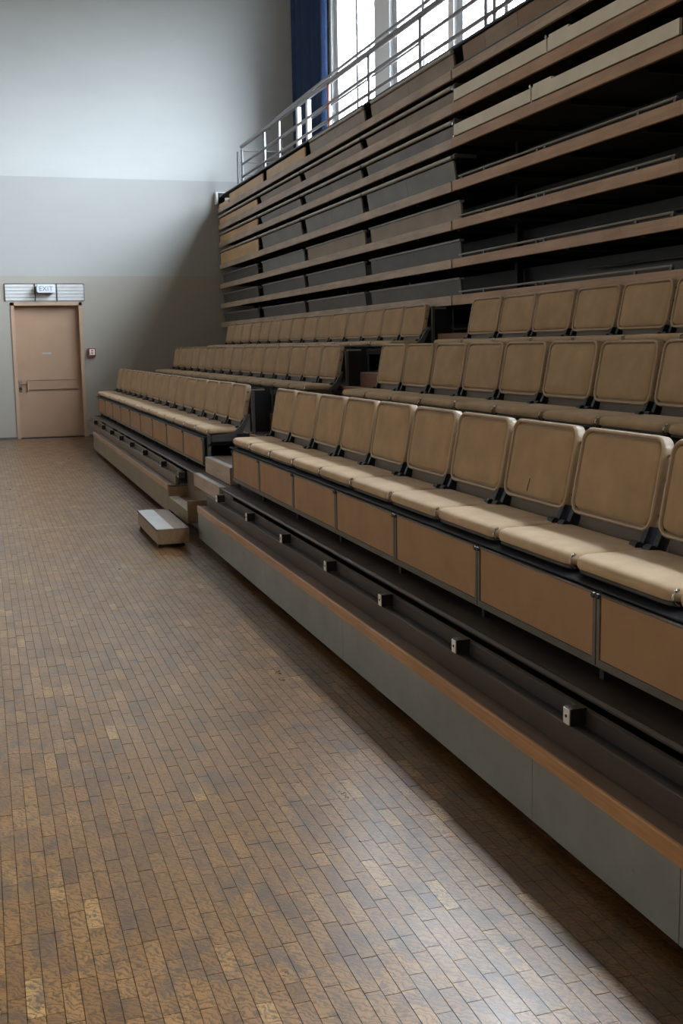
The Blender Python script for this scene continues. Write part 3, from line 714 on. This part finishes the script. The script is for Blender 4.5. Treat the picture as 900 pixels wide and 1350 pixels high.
for k in (3, 4, 5):                                 # boards with a centre seam and tube above, cells 4-6
    zb, zt = FZ[k][1]-0.01, FZ[k+1][0]-0.10
    for j, (a, b2) in enumerate(SEG3):
        tan = j == 0
        lab = f'{PL[j]} {"tan" if tan else "grey"} folded bench board from the aisle, above the {NAMES[k]} folded edge board'
        t = thing('folded_bench', lab, 'folded bench', (0, 0, 0), 'folded benches with tubes of the far block')
        mid = (a+b2)/2
        mt = 'tan_board' if tan else ('taupe_board' if (k == 5 and j >= 1) or (k == 4 and j == 1 and False) else 'grey_board')
        for p0, p1 in ((a+0.01, mid-0.002), (mid+0.002, b2-0.01)):
            leaning(MB(), p0, p1, zb, zt, 0.018, 0.03 if not tan else 0.0).build('bench_board', mt, t)
        if not tan: B(XU+0.10, XU+0.18, b2, b2+0.03, zb, zt+0.02).build('side_bracket', 'blue_steel', t)
    t = thing('bench_tube', f'pale grey tube running under the {NAMES[k+1]} folded edge board, far block', 'tube')
    z = {3: 3.035, 4: 3.325, 5: 3.612}[k]
    MB().tube([(XU+0.012, YJ+0.01, z), (XU+0.012, 19.38, z)], 0.018, 12).build('tube', 'tube', t, True)
    for a, b2 in SEG3: MB().tube([(XU+0.012, a-0.08, z), (XU+0.012, a-0.05, z)], 0.022, 12).box(XU+0.03, XU+0.20, a-0.08, a-0.06, z-0.015, z+0.015).build('clamp', 'grey_metal', t)
ZT = 3.752
for j, (a, b2, mt) in enumerate([(16.28, 18.55, 'tan_board'), (14.07, 16.05, 'tan_board'), (11.78, 13.85, 'taupe_board'), (9.40, 11.55, 'taupe_board')]):
    t = thing('folded_bench', f'{PL[j]} board from the aisle on the topmost tier under the railing, far block', 'folded bench', (0, 0, 0), 'boards of the topmost tier')
    mid = (a+b2)/2
    for p0, p1 in ((a, mid-0.002), (mid+0.002, b2)):
        leaning(MB(), p0, p1, ZT-0.005, 3.885, 0.018, 0.02 if j > 1 else 0.0).build('bench_board', mt, t)
    if j < 1: B(XU-0.0, XU+0.02, b2, 19.3, ZT-0.005, 3.80).build('end_piece', 'tan_board', t)
    if j >= 2: MB().tube([(XU+0.012, a, 3.905), (XU+0.012, b2-0.05, 3.905)], 0.018, 12).build('top_tube', 'tube', t, True)
    B(XU+0.09, XU+0.16, b2+0.02, b2+0.10, ZT-0.03, 3.88).build('side_bracket', 'blue_steel', t)
t = thing('top_deck', 'dark top deck of the closed stand under the railing', 'stand tier')
MB().bbox(XU+0.03, XR, YN, 19.35, 3.925, 3.945, 0.005).build('deck_board', 'deck_dark', t)
MB().tube([(XU+0.025, YN, 3.935), (XU+0.025, 19.1, 3.935)], 0.014, 8).build('edge_tube', 'dark_metal', t, True)

# right hand side: guard tubes, cream boards, brown panels
clampm = MB().box(XU-0.002, XU+0.02, -0.012, 0.012, 0, 0.055).box(XU-0.006, XU+0.03, -0.02, 0.02, 0.045, 0.075).mesh('clamp', 'grey_metal')
for k in range(4):
    z = FZ[k][1]+0.026
    t = thing('guard_tube', f'thin grey tube clamped above the {NAMES[k]} folded edge board, near block', 'tube')
    MB().tube([(XU+0.01, 9.24, z), (XU+0.01, 6.03, z)], 0.009, 10).tube([(XU+0.01, 5.9, z), (XU+0.01, YN, z)], 0.009, 10).build('tube', 'guard', t, True)
    cm = MB().box(XU+0.002, XU+0.018, -0.014, 0.014, -0.030, 0).mesh('clamp', 'grey_metal')
    for y in (9.18, 8.73, 7.80, 7.68, 6.45, 6.05, 4.5, 3.2): link('clamp', cm, t, (0, y, z))
    t2 = thing('slanted_back_panel', f'dim grey board deep in the gap above the {NAMES[k]} folded edge board, near block', 'board')
    MB().box(XU+0.56, XU+0.58, 4.2, 8.7, FZ[k][1]+0.0, FZ[k][1]+0.11).build('board', 'charcoal_board', t2)
    MB().tube([(XU+0.55, 4.2, FZ[k][1]+0.14), (XU+0.55, 8.0, FZ[k][1]+0.14)], 0.010).build('tube', 'grey_metal', t2)
for (k, z0, z1, segs) in ((4, 3.203, 3.296, [(7.905, 9.35), (6.02, 7.895), (3.4, 5.9), (0.95, 3.38)]), (5, 3.492, 3.585, [(7.665, 9.35), (5.3, 7.655), (3.0, 5.28), (0.95, 2.98)])):
    for j, (a, b2) in enumerate(segs):
        t = thing('cream_board', f'{ORD[j]} long cream board from the aisle, above the {NAMES[k]} folded edge board', 'board', (0, 0, 0), 'cream boards of the closed stand')
        MB().bbox(XU+0.004, XU+0.024, a+0.004, b2-0.004, z0, z1, 0.002).build('board', 'cream_board', t)
        B(XU+0.006, XU+0.03, b2-0.30, b2-0.02, z1, z1+0.018).build('hinge_strip', 'cream_board', t) if j > 0 else None
        MB().tube([(XU+0.0, b2+0.02, z1+0.012), (XU+0.02, b2+0.02, z1+0.012)], 0.014, 10).tube([(XU+0.0, b2-0.005, z0-0.004), (XU+0.02, b2-0.005, z0-0.004)], 0.010, 10).build('roller', 'chrome', t)
        MB().box(XU+0.024, XU+0.05, a+0.2, a+0.24, z0-0.025, z1-0.02).box(XU+0.024, XU+0.05, b2-0.24, b2-0.2, z0-0.025, z1-0.02).build('board_bracket', 'dark_metal', t)
cols = ['brown_board', 'step_wood', 'brown_board', 'fascia', 'brown_board', 'step_wood', 'brown_board']
yb = [9.22, 8.78, 8.20, 7.49, 6.2, 4.6, 2.9, 1.0]
for j in range(7):
    t = thing('brown_panel', f'{ORD[j]} brown panel from the aisle on the topmost edge board, near block', 'board', (0, 0, 0), 'brown panels of the topmost tier')
    leaning(MB(), yb[j+1]+0.002, yb[j]-0.002, ZT-0.004, 3.912, 0.016, 0.02, XU+0.03).build('board', cols[j], t)
t = thing('guard_tube', 'thin dark pipe along the topmost edge board, near block', 'tube')
MB().tube([(XU+0.012, YJ-0.03, 3.764), (XU+0.012, YN, 3.764)], 0.0105, 10).build('pipe', 'grey_metal', t, True)

# sloped brown board standing behind the railing
t = thing('sloped_board', 'brown board with a sloped end standing on the top deck, upper right', 'board')
pts = [(9.28, 3.95), (9.2, 4.04), (9.0, 4.10), (8.62, 4.22), (8.15, 4.42), (7.6, 4.62), (YN, 4.66), (YN, 3.95)]
mb = MB(); n = len(pts)
mb.v = [(4.42, y, z) for y, z in pts]+[(4.45, y, z) for y, z in pts]
mb.f = [tuple(range(n-1, -1, -1)), tuple(range(n, 2*n))]+[(q, (q+1) % n, n+(q+1) % n, n+q) for q in range(n)]
mb.build('board', 'brown_board', t)
MB().tube([(4.40, 8.9, 4.02), (4.40, YN, 4.02)], 0.012, 8).build('pipe', 'grey_metal', t, True)

# railing on the top deck
t = thing('top_railing', 'steel railing with three tubes along the top deck before the windows', 'railing')
XQ = 4.25
MB().tube([(XQ, 18.66, 4.645), (XQ, 13.9, 4.612), (XQ, 8.2, 4.555)], 0.030, 12).build('handrail', 'rail_metal', t, True)
MB().tube([(XQ+0.03, 16.9, 4.62), (XQ+0.03, 16.55, 4.69), (XQ+0.03, 13.9, 4.70), (XQ+0.03, 8.2, 4.665)], 0.018, 10).build('upper_tube', 'rail_metal', t, True)
for z in (4.365, 4.172):
    MB().tube([(XQ, 18.62, z), (XQ, 8.3, z)], 0.019, 10).build('lower_tube', 'rail_metal', t, True)
for y, mt in ((18.93, 'rail_metal'), (18.62, 'rail_metal'), (17.12, 'rail_metal'), (16.25, 'rail_metal'), (13.81, 'rust'), (12.30, 'rail_metal'), (10.76, 'rail_metal'), (9.25, 'rail_metal'), (9.08, 'rail_metal')):
    MB().tube([(XQ, y, 3.945), (XQ, y, 4.60 if y < 18.9 else 4.61)], 0.022, 10).build('post', mt, t, True)
for y in (15.24, 14.76):
    B(XQ-0.012, XQ+0.035, y-0.05, y+0.05, 3.945, 4.59).build('flat_post', 'white_frame', t)
for y in (15.9, 14.6, 13.8, 12.3, 10.7):
    MB().tube([(XQ, y, 4.61), (XQ+0.03, y, 4.70)], 0.008, 8).build('tube_bracket', 'rail_metal', t)
t = thing('end_railing', 'low railing across the far end of the top deck by the wall', 'railing')
for z in (4.60, 4.42, 4.22):
    MB().tube([(XQ, 18.75, z-0.005), (4.95, 18.75, z)], 0.010, 8).build('cross_tube', 'rail_metal', t, True)
MB().tube([(4.95, 18.75, 3.945), (4.95, 18.75, 4.80)], 0.016, 10).build('post', 'rail_metal', t, True)
MB().tube([(4.50, 18.75, 4.52), (4.95, 18.75, 4.80)], 0.010, 8).build('brace', 'rail_metal', t, True)
MB().tube([(4.95, 18.75, 4.80), (4.95, 12.5, 4.80)], 0.014, 8).build('rear_tube', 'rail_metal', t, True)
for y in (16.0, 12.5): MB().tube([(4.95, y, 3.945), (4.95, y, 4.80)], 0.016, 8).build('rear_post', 'rail_metal', t, True)
